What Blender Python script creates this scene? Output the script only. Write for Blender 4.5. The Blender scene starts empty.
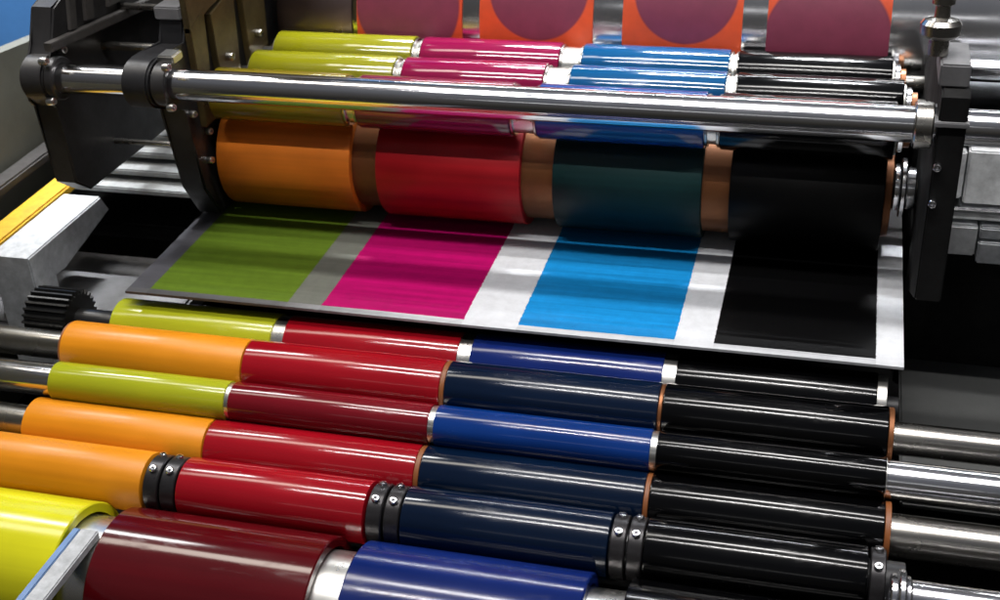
import bpy, bmesh, math, random
from mathutils import Matrix, Vector
random.seed(7)
sc = bpy.context.scene
COL = sc.collection
PI = math.pi

# ------------------------------------------------------------------ camera
cam_d = bpy.data.cameras.new('camera')
cam = bpy.data.objects.new('camera', cam_d)
COL.objects.link(cam)
cam_d.sensor_width = 36.0
cam_d.lens = 1280.54 / 1000 * 36.0
cam_d.clip_start = 0.01
cam_d.clip_end = 60
R = ((0.96633858, 0.08969591, -0.24113148),
     (0.2528239, -0.50464106, 0.82548015),
     (-0.04764265, -0.85865712, -0.5103314))
C0 = (0.89918943, -1.29372023, 0.84023597)
m = Matrix.Identity(4)
for i in range(3):
    m[i][0] = R[i][0]; m[i][1] = -R[i][1]; m[i][2] = -R[i][2]; m[i][3] = C0[i]
cam.matrix_world = m
cam_d.dof.use_dof = True
cam_d.dof.focus_distance = 1.42
cam_d.dof.aperture_fstop = 9.0
sc.camera = cam

# ------------------------------------------------------------------ world: dim hall, no sun
w = bpy.data.worlds.new('World'); sc.world = w; w.use_nodes = True
nt = w.node_tree; nt.nodes.clear()
o_ = nt.nodes.new('ShaderNodeOutputWorld'); bg = nt.nodes.new('ShaderNodeBackground')
tc = nt.nodes.new('ShaderNodeTexCoord'); sx = nt.nodes.new('ShaderNodeSeparateXYZ')
cr = nt.nodes.new('ShaderNodeValToRGB')
mr = nt.nodes.new('ShaderNodeMapRange'); mr.inputs[1].default_value = -1; mr.inputs[2].default_value = 1
nt.links.new(tc.outputs['Generated'], sx.inputs[0]); nt.links.new(sx.outputs[2], mr.inputs[0])
nt.links.new(mr.outputs[0], cr.inputs[0]); nt.links.new(cr.outputs[0], bg.inputs[0]); nt.links.new(bg.outputs[0], o_.inputs[0])
e = cr.color_ramp.elements
e[0].position = 0.30; e[0].color = (0.03, 0.027, 0.024, 1)
e[1].position = 1.0; e[1].color = (0.62, 0.65, 0.70, 1)
for p_, c_ in ((0.46, (0.09, 0.085, 0.075, 1)), (0.62, (0.17, 0.165, 0.16, 1)), (0.70, (0.20, 0.20, 0.21, 1)), (0.80, (0.30, 0.31, 0.34, 1)), (0.90, (0.30, 0.31, 0.36, 1))):
    k = e.new(p_); k.color = c_
bg.inputs[1].default_value = 0.40

# ------------------------------------------------------------------ lamps: long tubes, plus fills added to brighten parts
def area(name, loc, target, sx_, sy_, power, col, spread=180):
    l = bpy.data.lights.new(name, 'AREA'); l.shape = 'RECTANGLE'; l.size = sx_; l.size_y = sy_
    l.energy = power; l.color = col; l.spread = math.radians(spread)
    o = bpy.data.objects.new(name, l); COL.objects.link(o)
    z = (Vector(loc) - Vector(target)).normalized(); x = Vector((1, 0, 0)); y = z.cross(x).normalized(); x = y.cross(z)
    mm = Matrix.Identity(4)
    for i in range(3):
        mm[i][0] = x[i]; mm[i][1] = y[i]; mm[i][2] = z[i]; mm[i][3] = loc[i]
    o.matrix_world = mm
    return o
area('tube_or_fill_lamp', (0.95, -0.42, 1.75), (0.95, -0.1, 0.0), 2.35, 0.014, 9.0, (1.0, 0.97, 0.95), 82)
area('tube_or_fill_lamp', (0.95, 0.12, 1.75), (0.95, 0.05, 0.0), 2.2, 0.080, 8.0, (1.0, 0.97, 0.95), 74)
area('tube_or_fill_lamp', (0.7, 2.2, 1.65), (0.7, -0.1, 0.0), 3.6, 0.016, 22, (0.93, 0.96, 1.0), 150)
area('tube_or_fill_lamp', (0.55, 0.85, 1.02), (0.55, 0.38, 0.19), 1.9, 0.010, 4.2, (0.95, 0.97, 1.0), 22)  # added for a second highlight line on the upper rollers only
area('tube_or_fill_lamp', (-1.15, 0.12, 1.70), (-0.85, -0.5, 0.0), 1.9, 0.30, 8, (1.0, 0.93, 0.82), 100)  # wide soft fill added to light the left side
area('tube_or_fill_lamp', (0.8, -4.6, 2.60), (0.8, 0.0, 0.2), 4.5, 0.13, 2.4, (1.0, 1.0, 1.0), 150)
area('wall_fill', (-1.4, 0.9, 1.9), (-1.2, 2.0, -0.4), 1.0, 0.3, 60, (1.0, 1.0, 1.0), 140)  # added only to brighten the blue wall, no fixture there

sc.view_settings.view_transform = 'Standard'; sc.view_settings.look = 'None'
sc.view_settings.exposure = -0.12; sc.view_settings.gamma = 1.0
sc.render.engine = 'CYCLES'

# ------------------------------------------------------------------ materials
def new_mat(name):
    mt = bpy.data.materials.new(name); mt.use_nodes = True
    n = mt.node_tree; b = n.nodes['Principled BSDF']
    return mt, n, b
def N(n, t, **kw):
    x = n.nodes.new(t)
    for k, v in kw.items(): setattr(x, k, v)
    return x
def coords(n, scale, loc=(0, 0, 0)):
    t = N(n, 'ShaderNodeTexCoord'); mp = N(n, 'ShaderNodeMapping')
    mp.inputs['Scale'].default_value = scale; mp.inputs['Location'].default_value = loc
    n.links.new(t.outputs['Object'], mp.inputs[0]); return mp.outputs[0]
def noise(n, vec, sc_, det=3, rough=0.55):
    x = N(n, 'ShaderNodeTexNoise'); x.inputs['Scale'].default_value = sc_
    x.inputs['Detail'].default_value = det; x.inputs['Roughness'].default_value = rough
    n.links.new(vec, x.inputs['Vector']); return x.outputs['Fac']
def ramp(n, fac, stops, interp='LINEAR'):
    x = N(n, 'ShaderNodeValToRGB'); x.color_ramp.interpolation = interp
    el = x.color_ramp.elements
    while len(el) > 1: el.remove(el[-1])
    el[0].position = stops[0][0]; el[0].color = (*stops[0][1], 1)
    for p, c in stops[1:]:
        k = el.new(p); k.color = (*c, 1)
    n.links.new(fac, x.inputs[0]); return x.outputs[0]
def g(v): return (v, v, v)
def bump(n, b, h, dist, strength=0.5):
    x = N(n, 'ShaderNodeBump'); x.inputs['Distance'].default_value = dist; x.inputs['Strength'].default_value = strength
    n.links.new(h, x.inputs['Height']); n.links.new(x.outputs[0], b.inputs['Normal'])
def ink(name, col, rough=0.16, coat=0.0, var=0.10, spec=0.5, streak=0.35, seed=0.0):
    """printing ink over a rubber sleeve: streaks run along the roller"""
    mt, n, b = new_mat(name)
    v1 = coords(n, (1.2, 60, 60), (seed, seed, 0)); v2 = coords(n, (6, 9, 9), (seed, 0, 3))
    f1 = noise(n, v1, 1.0, 4); f2 = noise(n, v2, 1.0, 3)
    mx = N(n, 'ShaderNodeMath', operation='MULTIPLY'); n.links.new(f1, mx.inputs[0]); n.links.new(f2, mx.inputs[1])
    lo = tuple(c * (1 - var * 2.0) for c in col); hi = tuple(min(1, c * (1 + var * 1.6)) for c in col)
    n.links.new(ramp(n, mx.outputs[0], [(0.12, lo), (0.42, hi)]), b.inputs['Base Color'])
    n.links.new(ramp(n, f2, [(0.3, g(rough * 0.75)), (0.7, g(rough * 1.35))]), b.inputs['Roughness'])
    b.inputs['Specular IOR Level'].default_value = spec
    b.inputs['Coat Weight'].default_value = coat; b.inputs['Coat Roughness'].default_value = 0.06
    bump(n, b, f1, 0.00022, streak * 0.6)
    # slow waviness of the rubber: highlights waver a little
    f3 = noise(n, coords(n, (9, 22, 22), (seed, 5, 1)), 1.0, 2)
    b1 = b.inputs['Normal'].links[0].from_node
    b2 = N(n, 'ShaderNodeBump'); b2.inputs['Distance'].default_value = 0.0006; b2.inputs['Strength'].default_value = 0.22
    n.links.new(f3, b2.inputs['Height']); n.links.new(b2.outputs[0], b1.inputs['Normal'])
    # thin dull smudges where the film has dried
    f4 = noise(n, coords(n, (14, 55, 55), (seed, 2, 7)), 1.0, 6, 0.7)
    rg = b.inputs['Roughness'].links[0].from_socket
    ad = N(n, 'ShaderNodeMath', operation='ADD'); n.links.new(rg, ad.inputs[0])
    n.links.new(ramp(n, f4, [(0.56, g(0.0)), (0.70, g(0.16))]), ad.inputs[1]); n.links.new(ad.outputs[0], b.inputs['Roughness'])
    return mt
def metal(name, col, rough=0.2, var=0.25, lines=0.3, metallic=1.0, sc_=(300, 4, 4)):
    mt, n, b = new_mat(name)
    f = noise(n, coords(n, sc_), 1.0, 3); f2 = noise(n, coords(n, (14, 14, 14)), 1.0, 5)
    n.links.new(ramp(n, f2, [(0.3, tuple(c * (1 - var) for c in col)), (0.65, col)]), b.inputs['Base Color'])
    n.links.new(ramp(n, f2, [(0.3, g(rough * 1.5)), (0.7, g(rough * 0.8))]), b.inputs['Roughness'])
    b.inputs['Metallic'].default_value = metallic
    bump(n, b, f, 0.0001, lines)
    return mt
def paint(name, col, rough=0.45, var=0.2, scale=25, bumpd=0.0004, metallic=0.0):
    mt, n, b = new_mat(name)
    f = noise(n, coords(n, (scale,) * 3), 1.0, 6, 0.65)
    n.links.new(ramp(n, f, [(0.3, tuple(c * (1 - var) for c in col)), (0.7, tuple(min(1, c * (1 + var * .6)) for c in col))]), b.inputs['Base Color'])
    n.links.new(ramp(n, f, [(0.35, g(min(1, rough * 1.25))), (0.7, g(rough * 0.8))]), b.inputs['Roughness'])
    b.inputs['Metallic'].default_value = metallic
    bump(n, b, f, bumpd, 0.5)
    return mt

M = {}
M['orange'] = ink('orange_ink', (0.63, 0.225, 0.008), 0.34, var=0.08, spec=0.3, streak=0.15)
M['yellow'] = ink('yellow_ink', (0.60, 0.58, 0.012), 0.15, var=0.07, spec=0.45, streak=0.2)
M['lime'] = ink('yellow_green_ink', (0.33, 0.355, 0.012), 0.15, var=0.08, spec=0.45, streak=0.1)
M['red'] = ink('red_ink', (0.26, 0.0032, 0.009), 0.13, var=0.09, seed=2, streak=0.03)
M['dark_red'] = ink('dark_red_ink', (0.135, 0.003, 0.008), 0.13, var=0.09, seed=3, streak=0.03)
M['maroon'] = ink('maroon_ink', (0.072, 0.0020, 0.0040), 0.10, var=0.09, seed=4, streak=0.05)
M['navy'] = ink('navy_ink', (0.0012, 0.0060, 0.020), 0.13, var=0.12, seed=5, streak=0.03, spec=0.42)
M['blue'] = ink('blue_ink', (0.002, 0.026, 0.155), 0.14, var=0.1, seed=6, streak=0.03)
M['violet_blue'] = ink('violet_blue_ink', (0.004, 0.014, 0.105), 0.13, var=0.1, seed=6, streak=0.05)
M['black'] = ink('black_ink', (0.0006, 0.0006, 0.0008), 0.12, var=0.1, seed=7, streak=0.03, spec=0.36)
M['magenta'] = ink('magenta_ink', (0.48, 0.006, 0.075), 0.13, coat=0.0, var=0.08, seed=8)
M['cyan'] = ink('cyan_ink', (0.004, 0.12, 0.36), 0.13, coat=0.0, var=0.08, seed=9)
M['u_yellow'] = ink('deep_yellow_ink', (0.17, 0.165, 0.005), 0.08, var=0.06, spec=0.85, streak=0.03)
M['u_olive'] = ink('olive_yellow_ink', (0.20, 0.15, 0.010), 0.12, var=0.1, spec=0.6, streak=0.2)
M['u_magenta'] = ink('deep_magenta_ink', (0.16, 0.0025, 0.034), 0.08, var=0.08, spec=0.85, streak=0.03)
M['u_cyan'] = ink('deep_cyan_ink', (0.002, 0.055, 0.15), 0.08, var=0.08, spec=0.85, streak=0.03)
M['u_blue'] = ink('strong_blue_ink', (0.003, 0.05, 0.22), 0.10, var=0.08, spec=0.6, streak=0.15)
M['chrome_drum'] = metal('satin_chrome', (0.80, 0.80, 0.82), 0.14, 0.15, 0.12)
M['drum_brown'] = metal('brown_drum_metal', (0.22, 0.16, 0.16), 0.3, 0.35, 0.12)  # darker purple-brown tone for the drum's left length
M['form_orange'] = ink('form_orange_ink', (0.58, 0.155, 0.014), 0.45, var=0.16, spec=0.25, streak=0.5, seed=10)
M['form_red'] = ink('form_red_ink', (0.34, 0.007, 0.012), 0.40, var=0.18, spec=0.25, streak=0.5, seed=11)
M['form_green'] = ink('form_green_ink', (0.003, 0.022, 0.022), 0.42, var=0.25, spec=0.25, streak=0.5, seed=12)
M['form_black'] = ink('form_black_ink', (0.002, 0.002, 0.002), 0.4, var=0.2, spec=0.14, streak=0.4, seed=13)
M['copper'] = metal('copper_core', (0.24, 0.09, 0.032), 0.38, 0.4, metallic=0.6)
M['rim_orange'] = paint('orange_rubber_rim', (0.19, 0.058, 0.012), 0.5)
M['chrome'] = metal('chrome', (0.78, 0.78, 0.80), 0.13, 0.12, 0.12)
M['steel'] = metal('worn_steel', (0.50, 0.48, 0.44), 0.22, 0.45, 0.3)
M['bright_steel'] = metal('bright_core_steel', (0.80, 0.79, 0.75), 0.26, 0.2, 0.3)
M['dark_steel'] = paint('dark_oiled_steel', (0.022, 0.022, 0.024), 0.38, 0.4, 30, metallic=0.3)
M['frame'] = paint('dark_frame_casting', (0.030, 0.029, 0.030), 0.4, 0.45, 22, metallic=0.2)
M['strut_grey'] = paint('worn_grey_brown_strut', (0.06, 0.055, 0.052), 0.45, 0.35, 25)
M['grey_dark'] = paint('mid_grey_casting', (0.16, 0.16, 0.165), 0.45, 0.3, 25)
M['casting_grey'] = paint('dull_cast_grey', (0.30, 0.31, 0.31), 0.55, 0.3, 40)
M['brown_frame'] = paint('oily_brown_plate', (0.085, 0.062, 0.024), 0.4, 0.5, 18, metallic=0.35)
M['clamp'] = paint('black_clamp_steel', (0.035, 0.033, 0.035), 0.3, 0.4, 60, metallic=0.6)
M['grey_metal'] = paint('grey_machined_casting', (0.66, 0.68, 0.69), 0.5, 0.35, 40)
M['white_block'] = paint('worn_white_paint', (0.47, 0.49, 0.51), 0.6, 0.3, 60, 0.0008)
M['yellow_strip'] = paint('yellow_rubber', (0.62, 0.36, 0.012), 0.5, 0.25, 40)
M['olive_panel'] = paint('olive_grey_panel', (0.15, 0.15, 0.12), 0.55, 0.25, 4)
M['blue_wall'] = paint('blue_wall', (0.07, 0.24, 0.58), 0.7, 0.25, 1.5)
M['floor'] = paint('dark_floor', (0.055, 0.057, 0.056), 0.6, 0.3, 5)
M['pit'] = paint('black_bed', (0.007, 0.007, 0.007), 0.75, 0.4, 10)
M['pit'].node_tree.nodes['Principled BSDF'].inputs['Specular IOR Level'].default_value = 0.2
M['plate_purple'] = paint('purple_photopolymer', (0.17, 0.028, 0.060), 0.5, 0.12, 30, 0.0001)
M['blue_plastic'] = paint('blue_blade_paint', (0.12, 0.22, 0.42), 0.4)
M['gear'] = paint('black_gear_steel', (0.018, 0.018, 0.018), 0.32, 0.4, 50, metallic=0.5)

# orange plate foil with a big purple disc: uv u,v in metres from disc centre
def plate_mat():
    mt, n, b = new_mat('orange_plate_purple_disc')
    u = N(n, 'ShaderNodeUVMap'); ln = N(n, 'ShaderNodeVectorMath', operation='LENGTH')
    n.links.new(u.outputs[0], ln.inputs[0])
    c = ramp(n, ln.outputs['Value'], [(0.0, (0.20, 0.030, 0.065)), (0.0935, (0.20, 0.030, 0.065)), (0.0945, (0.16, 0.018, 0.03)), (0.0965, (0.68, 0.075, 0.015)), (1.0, (0.72, 0.085, 0.015))])
    f = noise(n, coords(n, (40, 40, 40)), 1.0, 5)
    mx = N(n, 'ShaderNodeMix', data_type='RGBA', blend_type='MULTIPLY'); mx.inputs[0].default_value = 1
    n.links.new(c, mx.inputs[6]); n.links.new(ramp(n, f, [(0.3, g(0.82)), (0.7, g(1.0))]), mx.inputs[7])
    n.links.new(mx.outputs[2], b.inputs['Base Color']); b.inputs['Roughness'].default_value = 0.5
    return mt
M['plate'] = plate_mat()

# printed sheet: four solid ink bands on white board painted dimmer at left, u = metres along X, v = metres along Y
def sheet_mat():
    mt, n, b = new_mat('printed_sheet')
    u = N(n, 'ShaderNodeUVMap'); s = N(n, 'ShaderNodeSeparateXYZ')
    mpj = N(n, 'ShaderNodeMapping'); mpj.inputs['Scale'].default_value = (5, 260, 1); n.links.new(u.outputs[0], mpj.inputs[0])
    jt = N(n, 'ShaderNodeTexNoise'); jt.inputs['Scale'].default_value = 1.0; jt.inputs['Detail'].default_value = 3; n.links.new(mpj.outputs[0], jt.inputs['Vector'])
    sb = N(n, 'ShaderNodeVectorMath', operation='SUBTRACT'); sb.inputs[1].default_value = (0.5, 0.5, 0.5); n.links.new(jt.outputs['Color'], sb.inputs[0])
    mlj = N(n, 'ShaderNodeVectorMath', operation='SCALE'); mlj.inputs['Scale'].default_value = 0.004; n.links.new(sb.outputs[0], mlj.inputs[0])
    adj = N(n, 'ShaderNodeVectorMath', operation='ADD'); n.links.new(u.outputs[0], adj.inputs[0]); n.links.new(mlj.outputs[0], adj.inputs[1])
    n.links.new(adj.outputs[0], s.inputs[0])
    wht = (0.54, 0.555, 0.58); gr = (0.07, 0.07, 0.08)  # gr: white board greyed at left, standing in for weaker light
    bands = [(0, gr), (0.030, (0.10, 0.165, 0.015)), (0.2285, (0.13, 0.135, 0.115)), (0.2735, (0.40, 0.003, 0.11)), (0.4650, wht),  # gap right of the green: white board, its dimness put into the colour
             (0.5370, (0.008, 0.22, 0.54)), (0.7310, wht), (0.7775, (0.001, 0.001, 0.0012)), (0.9670, wht)]
    c = ramp(n, s.outputs[0], bands, 'CONSTANT')
    lt = N(n, 'ShaderNodeMath', operation='LESS_THAN'); n.links.new(s.outputs[1], lt.inputs[0]); lt.inputs[1].default_value = 0.012
    mx = N(n, 'ShaderNodeMix', data_type='RGBA'); n.links.new(lt.outputs[0], mx.inputs[0]); n.links.new(c, mx.inputs[6]); n.links.new(ramp(n, s.outputs[0], [(0.0, (0.08, 0.08, 0.085)), (0.22, (0.14, 0.14, 0.14)), (0.42, wht)]), mx.inputs[7])  # front margin darkens leftwards by colour, as the light falls off
    # roller streaks across the solids
    mp = N(n, 'ShaderNodeMapping'); mp.inputs['Scale'].default_value = (2.2, 70, 1); n.links.new(u.outputs[0], mp.inputs[0])
    f = noise(n, mp.outputs[0], 1.0, 4, 0.6)
    mp2 = N(n, 'ShaderNodeMapping'); mp2.inputs['Scale'].default_value = (60, 60, 1); n.links.new(u.outputs[0], mp2.inputs[0])
    f2 = noise(n, mp2.outputs[0], 1.0, 6, 0.7)
    m2 = N(n, 'ShaderNodeMix', data_type='RGBA', blend_type='MULTIPLY')
    inked = ramp(n, s.outputs[0], [(0, g(.3)), (0.030, g(1)), (0.2285, g(.5)), (0.2735, g(1)), (0.4650, g(0.12)), (0.5370, g(1)), (0.7310, g(0.12)), (0.7775, g(1)), (0.9670, g(0.12))], 'CONSTANT')
    n.links.new(inked, m2.inputs[0])
    n.links.new(mx.outputs[2], m2.inputs[6]); n.links.new(ramp(n, f, [(0.28, g(0.58)), (0.66, g(1.0))]), m2.inputs[7])
    m3 = N(n, 'ShaderNodeMix', data_type='RGBA', blend_type='MULTIPLY'); m3.inputs[0].default_value = 1
    n.links.new(m2.outputs[2], m3.inputs[6]); n.links.new(ramp(n, f2, [(0.3, g(0.85)), (0.6, g(1.0))]), m3.inputs[7])
    n.links.new(m3.outputs[2], b.inputs['Base Color'])
    b.inputs['Roughness'].default_value = 0.42; b.inputs['Specular IOR Level'].default_value = 0.12
    bump(n, b, f, 0.0003, 0.3)
    return mt
M['sheet'] = sheet_mat()

# ------------------------------------------------------------------ geometry helpers
def link(name, bm, mat, root=None, smooth=True, parent=None, uvs=None):
    """one mesh object; vertices given in world space are stored relative to the root empty"""
    me = bpy.data.meshes.new(name)
    bmesh.ops.recalc_face_normals(bm, faces=bm.faces)
    off = root.location if root else Vector((0, 0, 0))
    if off.length > 0: bmesh.ops.translate(bm, verts=bm.verts, vec=-off)
    bm.to_mesh(me); bm.free()
    me.materials.append(M[mat] if isinstance(mat, str) else mat)
    if smooth:
        me.shade_smooth(); me.set_sharp_from_angle(angle=math.radians(32))
    o = bpy.data.objects.new(name, me); COL.objects.link(o)
    if parent: o.parent = parent
    elif root: o.parent = root
    return o
def root(name, loc, label, cat, group=None):
    o = bpy.data.objects.new(name, None); COL.objects.link(o); o.location = loc
    o.empty_display_size = 0.02
    o['label'] = label; o['category'] = cat
    if group: o['group'] = group
    return o
def tag(o, label, cat, group=None):
    o['label'] = label; o['category'] = cat
    if group: o['group'] = group
    return o
def lathe(prof, y, z, seg=96, bm=None):
    """prof: list of (x, r) revolved round the X axis through (y, z)"""
    bm = bm or bmesh.new(); rings = []
    for x, r in prof:
        if r < 1e-6: rings.append([bm.verts.new((x, y, z))])
        else: rings.append([bm.verts.new((x, y + r * math.cos(2 * PI * k / seg), z + r * math.sin(2 * PI * k / seg))) for k in range(seg)])
    for a, b in zip(rings, rings[1:]):
        for k in range(seg):
            j = (k + 1) % seg
            if len(a) == 1: bm.faces.new((a[0], b[j], b[k]))
            elif len(b) == 1: bm.faces.new((a[k], a[j], b[0]))
            else: bm.faces.new((a[k], a[j], b[j], b[k]))
    return bm
def cyl(x0, x1, y, z, r, bev=0.0012, seg=96, bm=None):
    return lathe([(x0, 0), (x0, r - bev), (x0 + bev * .3, r - bev * .3), (x0 + bev, r), (x1 - bev, r), (x1 - bev * .3, r - bev * .3), (x1, r - bev), (x1, 0)], y, z, seg, bm)
def ring(x0, x1, y, z, r, ri, bev=0.001, seg=96, bm=None):
    return lathe([(x0, ri), (x0, r - bev), (x0 + bev, r), (x1 - bev, r), (x1, r - bev), (x1, ri), (x0, ri)], y, z, seg, bm)
def box(x0, x1, y0, y1, z0, z1, bev=0.0015, bm=None):
    b2 = bmesh.new()
    bmesh.ops.create_cube(b2, size=1)
    for v in b2.verts:
        v.co = Vector(((x0 + x1) / 2 + v.co.x * (x1 - x0), (y0 + y1) / 2 + v.co.y * (y1 - y0), (z0 + z1) / 2 + v.co.z * (z1 - z0)))
    if bev: bmesh.ops.bevel(b2, geom=b2.edges[:], offset=bev, segments=2, affect='EDGES', clamp_overlap=True)
    if bm is None: return b2
    me = bpy.data.meshes.new('t'); b2.to_mesh(me); b2.free(); bm.from_mesh(me); bpy.data.meshes.remove(me)
    return bm
def prism(poly, x0, x1, bev=0.002, bm=None):
    """polygon of (y, z) points extruded along X"""
    b2 = bmesh.new()
    a = [b2.verts.new((x0, y, z)) for y, z in poly]; b = [b2.verts.new((x1, y, z)) for y, z in poly]
    n = len(poly)
    b2.faces.new(a); b2.faces.new(b[::-1])
    for k in range(n):
        j = (k + 1) % n; b2.faces.new((a[k], b[k], b[j], a[j]))
    if bev:
        eg = [ed for ed in b2.edges if abs(ed.verts[0].co.x - ed.verts[1].co.x) < 1e-6]
        bmesh.ops.bevel(b2, geom=eg, offset=bev, segments=2, affect='EDGES', clamp_overlap=True)
    if bm is None: return b2
    me = bpy.data.meshes.new('t'); b2.to_mesh(me); b2.free(); bm.from_mesh(me); bpy.data.meshes.remove(me)
    return bm
def arc(cy, cz, r, a0, a1, n=12):
    return [(cy + r * math.cos(math.radians(a0 + (a1 - a0) * k / n)), cz + r * math.sin(math.radians(a0 + (a1 - a0) * k / n))) for k in range(n + 1)]
def bolt_bm(p, axis, r, h, sock=True, seg=18):
    """cap screw with rounded head and a hex socket, standing at p along axis"""
    bm = bmesh.new(); prof = [(0, r), (h * .75, r), (h * .95, r * .85), (h, r * .7)]
    if sock: prof += [(h, r * .42), (h * .5, r * .40), (h * .5, 0)]
    else: prof += [(h, 0)]
    lathe(prof, 0, 0, seg, bm)
    ax = Vector(axis).normalized(); q = Vector((1, 0, 0)).rotation_difference(ax)
    bmesh.ops.transform(bm, matrix=Matrix.Translation(Vector(p)) @ q.to_matrix().to_4x4(), verts=bm.verts)
    return bm
def addto(bm, other):
    me = bpy.data.meshes.new('t'); other.to_mesh(me); other.free(); bm.from_mesh(me); bpy.data.meshes.remove(me)

# ================================================================== THE SETTING
bm = box(-6, 6, -3, 6, -0.80, -0.76, 0); fl = link('floor', bm, 'floor', smooth=False); fl['kind'] = 'structure'
bm = box(-7, -0.6, 2.0, 2.1, -0.759, 3.0, 0); o = link('wall', bm, 'blue_wall', smooth=False); o['kind'] = 'structure'

# machine bed under the rollers, dark
t = root('machine_bed', (0.45, 0.1, -0.3), 'black oily machine bed below and behind the rollers and the printed sheet', 'machine bed')
link('bed_floor', box(-0.45, 1.9, -0.9, 1.2, -0.42, -0.34, 0.004), 'pit', t)
link('rear_wall', box(-0.5, 1.9, 0.86, 0.90, -0.33, 0.55, 0.004), 'pit', t)
link('shelf', box(-0.44, 1.0, 0.34, 0.84, -0.12, -0.09, 0.004), 'pit', t)
link('side_shelf', box(-0.44, -0.02, 0.075, 0.30, -0.155, -0.125, 0.004), 'grey_dark', t)
link('catch_tray', box(1.012, 1.85, -0.05, 0.30, -0.165, -0.155, 0.003), 'floor', t)
link('inner_wall', box(1.008, 1.85, 0.262, 0.30, -0.20, 0.035, 0.003), 'pit', t)

# ================================================================== LOWER ROLLERS
G1 = 'ink rollers in front of the printed sheet'
def roller(y, z, label, segs, shaft, core=None, rings=(), group=G1, name='ink_roller', seg=112):
    """segs: (x0, x1, r, mat, label); shaft: (x0, x1, r, mat); core: (x0, x1, r, mat); rings: (x0, x1, r, mat, name)"""
    t = root(name, (0.45, y, z), label, 'roller', group)
    for (x0, x1, r, mt) in shaft: link('shaft', cyl(x0, x1, y, z, r, 0.001, seg), mt, t)
    if core: link('core', cyl(core[0], core[1], y, z, core[2], 0.001, seg), core[3], t)
    for (x0, x1, r, mt, lb) in segs:
        s = link('sleeve', cyl(x0, x1, y, z, r, 0.0016, seg), mt, t); s['label'] = lb
    for (x0, x1, r, mt, nm) in rings: link(nm, ring(x0, x1, y, z, r, r * .55, 0.0006, seg), mt, t)
    return t

# F: under the edge of the sheet
yF, zF = 0.008, -0.0637
roller(yF, zF, 'yellow-green, red, blue and black roller half under the front edge of the printed sheet',
    [(-0.020, 0.2135, 0.040, 'lime', 'glossy yellow-green sleeve'), (0.2305, 0.466, 0.040, 'red', 'glossy dark red sleeve'),
     (0.4830, 0.724, 0.040, 'violet_blue', 'glossy blue sleeve'), (0.7400, 0.974, 0.040, 'black', 'glossy black sleeve')],
    [(-0.10, 1.0, 0.014, 'dark_steel')], (-0.018, 0.985, 0.0375, 'bright_steel'))
# E
yE, zE, rE = -0.068, -0.0513, 0.035
roller(yE, zE, 'thick orange, red, navy and black roller with copper rims, second back from the sheet edge',
    [(-0.049, 0.2065, rE, 'orange', 'satin orange sleeve'), (0.2080, 0.4665, rE, 'red', 'glossy red sleeve'),
     (0.4730, 0.7300, rE, 'navy', 'glossy navy sleeve'), (0.7350, 0.9860, rE, 'black', 'glossy black sleeve')],
    [(-0.45, 1.45, 0.019, 'steel')], None,
    [(0.4667, 0.4728, rE - .0008, 'rim_orange', 'rim_ring'), (0.7302, 0.7348, rE - .0016, 'copper', 'rim_ring'), (0.9862, 0.992, rE - .0008, 'copper', 'rim_ring'), (-0.0520, -0.0492, rE - .0012, 'rim_orange', 'rim_ring')])
# D thin
yD, zD, rD = -0.127, -0.0648, 0.0255
roller(yD, zD, 'thin yellow-green, dark red, blue and black roller lying between two thick orange-ended ones',
    [(-0.040, 0.2040, rD, 'lime', 'glossy yellow-green sleeve'), (0.2095, 0.4665, rD, 'dark_red', 'glossy dark red sleeve'),
     (0.4735, 0.7295, rD, 'blue', 'glossy blue sleeve'), (0.7365, 0.9860, rD, 'black', 'glossy black sleeve')],
    [(-0.45, 1.45, 0.0215, 'chrome')], (-0.035, 0.987, rD - .0018, 'bright_steel'))
# C
yC, zC, rC = -0.166, -0.1091, 0.036
roller(yC, zC, 'thick orange, red, navy and black roller lying against the one with screwed collars',
    [(-0.058, 0.1910, rC, 'orange', 'satin orange sleeve'), (0.1928, 0.4610, rC, 'red', 'glossy red sleeve'),
     (0.4675, 0.7295, rC, 'navy', 'glossy navy sleeve'), (0.7355, 0.9880, rC, 'black', 'glossy black sleeve')],
    [(-0.45, 1.45, 0.0235, 'steel')], None,
    [(0.4612, 0.4673, rC - .0008, 'rim_orange', 'rim_ring'), (0.7297, 0.7353, rC - .0008, 'rim_orange', 'rim_ring'), (0.9882, 0.9945, rC - .0004, 'rim_orange', 'rim_ring')])
# B with clamp collars
yB, zB, rB = -0.239, -0.1140, 0.037
tB = roller(yB, zB, 'orange, red, navy and black roller with black screwed collars between its colours',
    [(-0.16, 0.1470, rB, 'orange', 'satin orange sleeve'), (0.1930, 0.4250, rB, 'red', 'glossy red sleeve'),
     (0.4690, 0.7030, rB, 'navy', 'glossy navy sleeve'), (0.7420, 0.9720, rB, 'black', 'glossy black sleeve')],
    [(-0.45, 1.01, 0.024, 'dark_steel')])
def collar(x0, x1):
    r = rB - 0.0015
    bm = ring(x0, x1, yB, zB, r, r * .6, 0.0012, 72)
    cl = link('clamp_collar', bm, 'clamp', tB)
    xm = (x0 + x1) / 2
    for a in (72, 112):
        ar = math.radians(a); d = (0, math.cos(ar), math.sin(ar))
        s = link('screw', bolt_bm((xm, yB + (r - .001) * d[1], zB + (r - .001) * d[2]), d, 0.0048, 0.0052), 'chrome', tB, parent=cl)
for a, b in ((0.1500, 0.1685), (0.1715, 0.1900), (0.4280, 0.4460), (0.4490, 0.4670), (0.7050, 0.7215), (0.7240, 0.7405), (0.9745, 0.9900)): collar(a, b)
t = root('drive_shaft', (1.05, -0.30, -0.080), 'chrome shaft with stepped end rings at the lower right corner', 'shaft')
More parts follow.
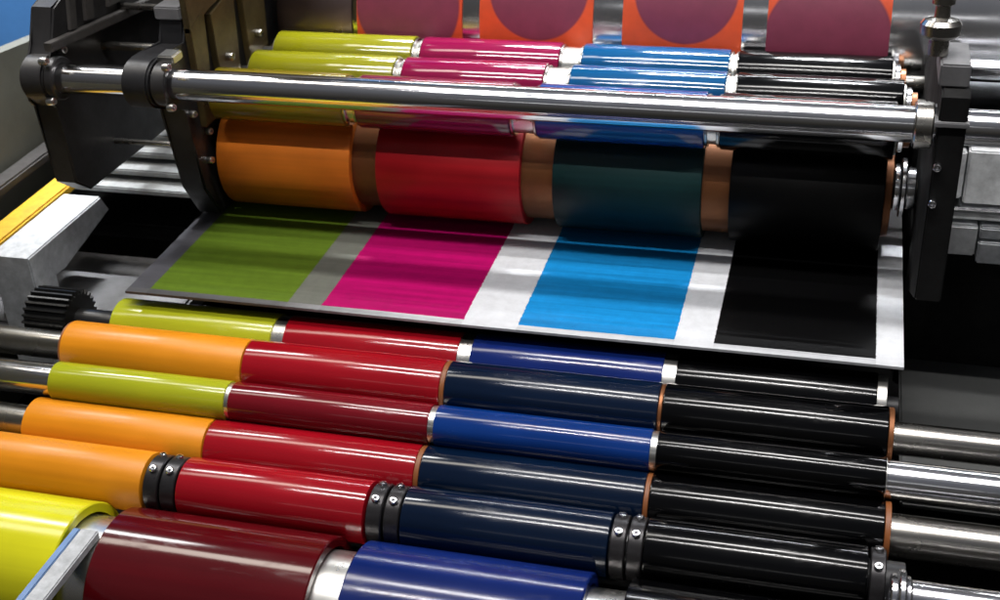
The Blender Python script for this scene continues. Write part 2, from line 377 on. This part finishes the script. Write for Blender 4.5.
link('bar', cyl(1.012, 1.45, -0.30, -0.076, 0.020, 0.001, 64), 'chrome', t)
for x0, x1, r in ((0.992, 0.9985, 0.024), (0.9995, 1.006, 0.029), (1.007, 1.0115, 0.023)):
    link('end_ring', ring(x0, x1, -0.30, -0.076, r, 0.010, 0.0012, 64), 'chrome', t)
# A big front
yA, zA, rA = -0.345, -0.1744, 0.086
tA = root('ink_roller', (0.45, yA, zA), 'biggest and frontmost roller, bright yellow, maroon, blue and black on a bare silver core', 'roller', G1)
link('core', cyl(-0.3, 0.992, yA, zA, 0.071, 0.001, 128), 'bright_steel', tA)
link('shaft', cyl(0.992, 1.3, yA, zA, 0.020, 0.001, 64), 'chrome', tA)
def drum_sleeve(x0, x1, mt, lb):
    s = link('sleeve', ring(x0, x1, yA, zA, rA, 0.0745, 0.0016, 144), mt, tA); s['label'] = lb
drum_sleeve(-0.3, 0.1060, 'yellow', 'bright yellow sleeve'); drum_sleeve(0.150, 0.405, 'maroon', 'glossy maroon sleeve')
drum_sleeve(0.441, 0.694, 'violet_blue', 'glossy blue sleeve'); drum_sleeve(0.735, 0.985, 'black', 'glossy black sleeve')
link('end_collar', ring(0.988, 1.003, yA, zA, 0.075, 0.045, 0.003, 96), 'chrome', tA)

# bracket bar in front of the silver core
t = root('scraper_bar', (0.09, -0.45, -0.13), 'pale bar with a blue side reaching past the silver core between yellow and maroon', 'scraper bar')
link('blade', box(0.119, 0.141, -0.72, -0.352, -0.104, -0.093, 0.0015), 'white_block', t)
link('side_strip', box(0.109, 0.1178, -0.72, -0.352, -0.108, -0.094, 0.001), 'blue_plastic', t)

# ================================================================== PRINTED SHEET
def sheet():
    bm = bmesh.new(); uvl = bm.loops.layers.uv.new('UVMap')
    nx, ny = 60, 14; zt = 0.0; th = 0.0035
    def zz(x, y): return 0.0008 * math.sin(x * 9) * max(0, 1 - y / 0.25) * 0.6
    top = [[bm.verts.new((i / nx, -0.0 + j / ny * 0.42, zz(i / nx, j / ny * .42))) for i in range(nx + 1)] for j in range(ny + 1)]
    bot = [[bm.verts.new((v.co.x, v.co.y, v.co.z - th)) for v in row] for row in top]
    def f(a, b, c, d):
        fc = bm.faces.new((a, b, c, d))
        for lp in fc.loops: lp[uvl].uv = (lp.vert.co.x, lp.vert.co.y)
    for j in range(ny):
        for i in range(nx):
            f(top[j][i], top[j][i + 1], top[j + 1][i + 1], top[j + 1][i]); f(bot[j][i], bot[j + 1][i], bot[j + 1][i + 1], bot[j][i + 1])
    for i in range(nx):
        f(top[0][i], bot[0][i], bot[0][i + 1], top[0][i + 1]); f(top[ny][i], top[ny][i + 1], bot[ny][i + 1], bot[ny][i])
    for j in range(ny):
        f(top[j][0], top[j + 1][0], bot[j + 1][0], bot[j][0]); f(top[j][nx], bot[j][nx], bot[j + 1][nx], top[j + 1][nx])
    o = link('printed_sheet', bm, 'sheet')
    tag(o, 'white board sheet printed with solid green, magenta, cyan and black blocks, below the dull rollers', 'printed sheet')
sheet()
t = root('feed_table', (0.5, 0.2, -0.03), 'dark steel table plate carrying the printed sheet, with a dark left margin', 'feed table')
link('table_plate', box(-0.004, 0.994, 0.012, 0.60, -0.012, -0.0045, 0.001), 'dark_steel', t)

# ================================================================== FORM ROLLER ON THE SHEET
yM, zM, rM = 0.290, 0.0835, 0.080
t = roller(yM, zM, 'thick dull orange, red, dark green and black roller resting on the printed sheet', [
    (0.050, 0.2520, rM, 'form_orange', 'dull orange sleeve'), (0.2900, 0.4950, rM, 'form_red', 'dull red sleeve'),
    (0.5400, 0.7380, rM, 'form_green', 'dull dark green sleeve'), (0.7740, 0.9660, rM, 'form_black', 'dull black sleeve')],
    [(-0.02, 1.03, 0.02, 'steel')], (0.055, 0.962, 0.070, 'copper'), group=None, name='form_roller')
link('end_collar', ring(0.9665, 0.976, yM, zM, 0.060, 0.02, 0.001), 'copper', t)
for x0, x1, r in ((0.977, 0.984, 0.030), (0.985, 0.992, 0.038), (0.993, 1.004, 0.027)):
    link('bearing_ring', ring(x0, x1, yM - 0.03, zM + 0.02, r, 0.012, 0.0015, 64), 'chrome', t)

# ================================================================== UPPER ROLLERS
G2 = 'glossy upper ink rollers behind the chrome rail'
U = [(0.410, 0.1853, 0.036, (0.080, 0.295, 0.309, 0.514, 0.547, 0.751, 0.763, 0.966), 'yellow, magenta, cyan and black gloss roller farthest back, touching the patterned plates'),
     (0.336, 0.1815, 0.036, (0.072, 0.291, 0.305, 0.508, 0.545, 0.754, 0.769, 0.980), 'yellow, magenta, cyan and black gloss roller just above the chrome rail'),
     (0.232, 0.1930, 0.036, (0.062, 0.256, 0.276, 0.488, 0.524, 0.740, 0.760, 0.970), 'yellow, magenta, blue and black gloss roller showing below the chrome rail')]
for k, (y, z, r, xs, lb) in enumerate(U):
    names = ('yellow', 'magenta', 'cyan' if k < 2 else 'blue', 'black')
    mats = ('u_yellow' if k < 2 else 'u_olive', 'u_magenta', 'u_cyan' if k < 2 else 'u_blue', 'black')
    segs = [(xs[2 * i], xs[2 * i + 1], r, mats[i], 'glossy %s sleeve' % names[i]) for i in range(4)]
    roller(y, z, lb, segs, [(0.0, 1.03, 0.012, 'steel')], (xs[0] - 0.004, xs[7] + 0.003, r - 0.006, 'bright_steel'),
        [q for i in range(3) for q in ((xs[2 * i + 1] + .0006, xs[2 * i + 1] + .0045, r - .0025, 'steel', 'shoulder_ring'), (xs[2 * i + 2] - .0045, xs[2 * i + 2] - .0006, r - .0025, 'steel', 'shoulder_ring'))]
        + [(xs[7] + .004, xs[7] + .010, r - .010, 'chrome', 'bearing_ring'), (xs[7] + .0105, xs[7] + .018, r - .016, 'copper', 'bearing_ring')], group=G2)

# ================================================================== CHROME PLATE CYLINDER
yP, zP, rP = 0.62, 0.20, 0.172
t = root('plate_cylinder', (0.6, yP, zP), 'huge chrome cylinder at the top with orange plates marked with purple discs', 'cylinder')
link('drum', cyl(0.183, 1.6, yP, zP, rP, 0.002, 160), 'chrome_drum', t)
link('end_section', cyl(0.06, 0.182, yP, zP, rP - .0005, 0.002, 160), 'drum_brown', t)
def plate(x0, x1, vc, uc, rd):
    q = 0.0945 / rd
    bm = bmesh.new(); uvl = bm.loops.layers.uv.new('UVMap'); na = 40; r0, r1 = rP + 0.0002, rP + 0.0016
    a0, a1 = 96, 250
    rows = []
    for r in (r1, r0):
        rows.append([[bm.verts.new((x, yP + r * math.cos(math.radians(a0 + (a1 - a0) * k / na)), zP + r * math.sin(math.radians(a0 + (a1 - a0) * k / na)))) for k in range(na + 1)] for x in (x0, x1)])
    def f(vs, uv):
        fc = bm.faces.new(vs)
        for lp, u in zip(fc.loops, uv): lp[uvl].uv = (u[0] * q, u[1] * q)
    xm = (x0 + x1) / 2 + uc
    def sv(k): return math.radians(a0 + (a1 - a0) * k / na - vc) * rP
    for k in range(na):
        f((rows[0][0][k], rows[0][1][k], rows[0][1][k + 1], rows[0][0][k + 1]), ((x0 - xm, sv(k)), (x1 - xm, sv(k)), (x1 - xm, sv(k + 1)), (x0 - xm, sv(k + 1))))
        for s in (0, 1): f((rows[0][s][k], rows[0][s][k + 1], rows[1][s][k + 1], rows[1][s][k]), ((.2, .2),) * 4)
    for k in (0, na): f((rows[0][0][k], rows[0][1][k], rows[1][1][k], rows[1][0][k]), ((.2, .2),) * 4)
    p = link('relief_plate', bm, 'plate', t); return p
PX = [((0.191, 0.355), 162, -0.002, 0.079), ((0.382, 0.550), 152, 0.003, 0.072), ((0.593, 0.761), 151, 0.004, 0.0715), ((0.795, 0.959), 171, 0.0, 0.085)]
for (xa, xb), vc, uc, rd in PX: plate(xa, xb, vc, uc, rd)

# ================================================================== CHROME RAIL
yR, zR = 0.115, 0.2515
t = root('guide_rail', (0.45, yR, zR), 'long polished chrome rail crossing the machine in front of the upper rollers', 'rail')
link('bar', cyl(-0.110, 1.30, yR, zR, 0.0205, 0.001, 96), 'chrome', t)
link('end_collar', ring(0.984, 1.004, yR, zR, 0.0265, 0.0207, 0.0015, 64), 'steel', t)
link('end_collar', ring(0.0435, 0.064, yR, zR, 0.0285, 0.0207, 0.0015, 64), 'frame', t)
link('end_collar', ring(-0.1115, -0.100, yR, zR, 0.0290, 0.0207, 0.0015, 64), 'frame', t)

exec_parts = True
# ================================================================== SIDE FRAMES (left)
def frame_nose(y_back, zb0, zb1, r=0.040, extra=None):
    return arc(yR, zR, r, 100, 290, 16)
# outer left arm
t = root('rail_bracket', (-0.145, yR, zR), 'outermost dark cast bracket holding the left end of the chrome rail', 'bracket')
poly = [(0.62, 0.55), (0.26, 0.55), (0.20, 0.35), (0.145, 0.338), (0.128, 0.292)] + arc(yR, zR, 0.031, 80, 235, 12) + [(0.106, 0.215), (0.108, 0.100), (0.140, 0.075), (0.62, 0.066)]
link('arm_plate', prism(poly, -0.147, -0.112, 0.003), 'frame', t)
link('brace', prism([(0.105, 0.291), (0.62, 0.243), (0.62, 0.257), (0.105, 0.303)], -0.1115, -0.099, 0.001), 'strut_grey', t)
for y0, y1 in ((0.165, 0.18), (0.205, 0.225), (0.265, 0.315)):
    link('strut', prism([(y0, 0.300), (y1, 0.297), (y1 + .07, 0.55), (y0 + .06, 0.55)], -0.1115, -0.1055, 0.001), 'strut_grey', t)
for dy, dz in ((-0.020, 0.030), (-0.024, -0.024), (0.024, 0.030)):
    link('bolt', bolt_bm((-0.113, yR + dy, zR + dz), (1, -.3, .2), 0.0055, 0.012), 'bright_steel', t)
# inner left arm
t = root('rail_bracket', (0.02, yR, zR), 'inner dark bracket beside the orange sleeve, clamping the rail with screws', 'bracket')
poly = [(0.60, 0.33), (0.205, 0.305), (0.198, 0.275), (0.15, 0.282)] + arc(yR, zR, 0.033, 75, 235, 12) + [(0.168, 0.195), (0.183, 0.065), (0.215, 0.012), (0.60, 0.012)]
link('arm_plate', prism(poly, 0.004, 0.042, 0.003), 'dark_steel', t)
link('cap_block', box(0.002, 0.041, 0.200, 0.26, 0.307, 0.325, 0.002), 'grey_dark', t)
link('clamp_lug', box(0.0425, 0.066, 0.118, 0.146, 0.276, 0.288, 0.002), 'bright_steel', t)
for dy, dz in ((-0.020, 0.030), (-0.026, -0.022), (0.065, -0.07), (0.10, -0.11), (0.09, -0.15)):
    link('bolt', bolt_bm((0.041 + (0.024 if dy < 0 else 0), yR + dy, zR + dz), (1, -.3, .2), 0.0052, 0.010), 'bright_steel', t)

t = root('side_plate', (0.03, 0.5, 0.3), 'oily brown plate with slots, left of the upper yellow rollers', 'machine plate')
def slotted():
    bm = bmesh.new()
    for y0, y1 in ((0.20, 0.232), (0.262, 0.325), (0.362, 0.425), (0.50, 0.62)): prism([(y0, 0.185), (y1, 0.185), (y1 + .014, 0.312), (y0, 0.296)], 0.042, 0.052, 0.001, bm)
    prism([(0.20, 0.29), (0.262, 0.305), (0.62, 0.335), (0.62, 0.60), (0.20, 0.60)], 0.0425, 0.0515, 0.001, bm)
    prism([(0.20, 0.155), (0.60, 0.155), (0.60, 0.1849), (0.20, 0.1849)], 0.042, 0.052, 0.001, bm)
    return bm
link('slotted_plate', slotted(), 'brown_frame', t)
for y in (0.215, 0.29, 0.39): link('bolt', bolt_bm((0.052, y, 0.225), (1, 0, 0), 0.006, 0.010), 'steel', t)

# thin chrome tie rods between the two left arms
for k, (y, z, r) in enumerate(((0.24, 0.252, 0.006), (0.30, 0.290, 0.005), (0.22, 0.115, 0.004))):
    o = link('tie_rod', cyl(-0.129, 0.003, y, z, r, 0.0005, 32), 'steel')
    tag(o, ('thin steel rod between the two left arms, just above the rail stub', 'thin steel rod between the two left arms, highest of three', 'thin steel rod between the two left arms, below the rail stub')[k], 'rod', 'thin rods between the left arms')
# stepped grey casting
t = root('stepped_casting', (-0.05, 0.3, 0.0), 'light grey stepped casting glimpsed between the two left arms', 'casting')
for k in range(5):
    link('step', box(-0.30, -0.055 + 0.012 * k, 0.300 + 0.028 * k, 0.60, -0.004 + 0.018 * k - 0.010, -0.004 + 0.018 * k, 0.002), 'casting_grey', t)

# white block with yellow strip
t = root('support_bar', (-0.2, 0.1, 0.0), 'chipped white painted bar, stepped underneath, at the left edge', 'bar')
link('bar_body', prism([(0.058, 0.0), (0.258, 0.0), (0.275, -0.030), (0.135, -0.058), (0.108, -0.052), (0.102, -0.20), (0.058, -0.20)], -0.250, -0.185, 0.002), 'white_block', t)
o = link('yellow_strip', box(-0.292, -0.252, -0.02, 0.335, -0.010, 0.004, 0.003), 'yellow_strip')
tag(o, 'yellow rubber strip running along the white bar', 'strip')
# olive cover
t = root('machine_cover', (-0.5, 0.3, 0.1), 'big olive grey sheet metal cover at the left edge', 'cover')
link('cover_panel', prism([(-0.4, -0.5), (-0.4, 0.225), (0.0, 0.215), (0.34, 0.194), (0.62, 0.165), (1.1, 0.11), (1.1, -0.5)], -0.385, -0.36, 0.004), 'olive_panel', t)
link('ledge', box(-0.357, -0.325, -0.2, 0.9, 0.010, 0.026, 0.003), 'strut_grey', t)

# gear
def gear(x0, x1, y, z, r, teeth, root_r):
    poly = []
    for k in range(teeth):
        a = 360 * k / teeth; s = 360 / teeth
        for da, rr in ((0, root_r), (s * .22, root_r), (s * .36, r), (s * .62, r), (s * .78, root_r)):
            poly.append((y + rr * math.cos(math.radians(a + da)), z + rr * math.sin(math.radians(a + da))))
    return prism(poly, x0, x1, 0.0006)
t = root('drive_gear', (-0.11, 0.02, -0.055), 'black toothed gear at the left end of the rollers', 'gear')
link('gear_wheel', gear(-0.148, -0.084, 0.005, -0.058, 0.043, 28, 0.0365), 'gear', t)
link('hub', cyl(-0.158, -0.022, 0.005, -0.058, 0.017, 0.002, 48), 'gear', t)

# ================================================================== RIGHT POST
t = root('side_post', (1.03, 0.2, 0.0), 'tall black post on the right carrying the rail, round adjusting knob on top', 'machine post')
link('post_plate', prism([(0.088, 0.040), (0.088, 0.296), (0.096, 0.300), (0.20, 0.300), (0.30, 0.288), (0.45, 0.20), (0.45, -0.14), (0.26, -0.14), (0.20, -0.01)], 1.008, 1.038, 0.002), 'pit', t)
link('clamp_block', box(1.004, 1.0405, 0.084, 0.14, 0.262, 0.268, 0.001), 'grey_dark', t)
link('top_block', box(1.004, 1.036, 0.105, 0.18, 0.301, 0.327, 0.002), 'grey_dark', t)
k = link('knob', bmesh.new(), 'steel', t)
bm = bmesh.new()
lathe([(0, 0), (0, .009), (.014, .009), (.016, .014), (.019, .0175), (.028, .0180), (.032, .015), (.034, .007), (.044, .0065), (.046, .010), (.056, .010), (.058, 0)], 0, 0, 48, bm)
q = Vector((1, 0, 0)).rotation_difference(Vector((0, 0.1, 1)))
bmesh.ops.transform(bm, matrix=Matrix.Translation((1.001, 0.135, 0.3275)) @ q.to_matrix().to_4x4() @ Matrix.Scale(1.22, 4), verts=bm.verts)
bmesh.ops.translate(bm, verts=bm.verts, vec=-t.location); bm.to_mesh(k.data); bm.free(); k.data.shade_smooth(); k.data.set_sharp_from_angle(angle=0.6)
for y, z in ((0.0875, 0.17), (0.0875, 0.215)):
    link('bolt', bolt_bm((1.014, y, z), (-0.2, -1, 0), 0.005, 0.008), 'chrome', t)

# chrome rods right of the post
G3 = 'chrome rods right of the black post'
for y, z, r, lb in ((0.34, 0.235, 0.014, 'thin chrome rod right of the post, just under the big cylinder'),
                    (0.25, 0.19, 0.016, 'chrome rod right of the post, between the thin rod and the rail')):
    tag(link('rod', cyl(1.045, 1.5, y, z, r, 0.001, 48), 'chrome'), lb, 'rod', G3)
# grey blocks right
t = root('slide_block', (1.1, 0.25, 0.1), 'worn light grey machined block with grooves, right of the black post', 'machine block')
link('block', box(1.038, 1.0545, 0.20, 0.29, 0.122, 0.184, 0.002), 'grey_metal', t)
link('block', box(1.0565, 1.30, 0.198, 0.29, 0.117, 0.187, 0.002), 'grey_metal', t)
link('rail_step', box(1.040, 1.30, 0.210, 0.29, 0.190, 0.196, 0.001), 'chrome', t)
link('rail_step', box(1.040, 1.30, 0.192, 0.29, 0.1105, 0.1145, 0.001), 'chrome', t)
link('rail_step', box(1.040, 1.30, 0.196, 0.29, 0.096, 0.108, 0.002), 'grey_metal', t)
link('rail_step', box(1.041, 1.079, 0.19, 0.29, 0.050, 0.090, 0.002), 'grey_metal', t)
link('grooved_foot', box(1.081, 1.30, 0.185, 0.29, 0.043, 0.072, 0.002), 'white_block', t)
link('grooved_foot', box(1.081, 1.30, 0.189, 0.29, 0.075, 0.090, 0.002), 'white_block', t)
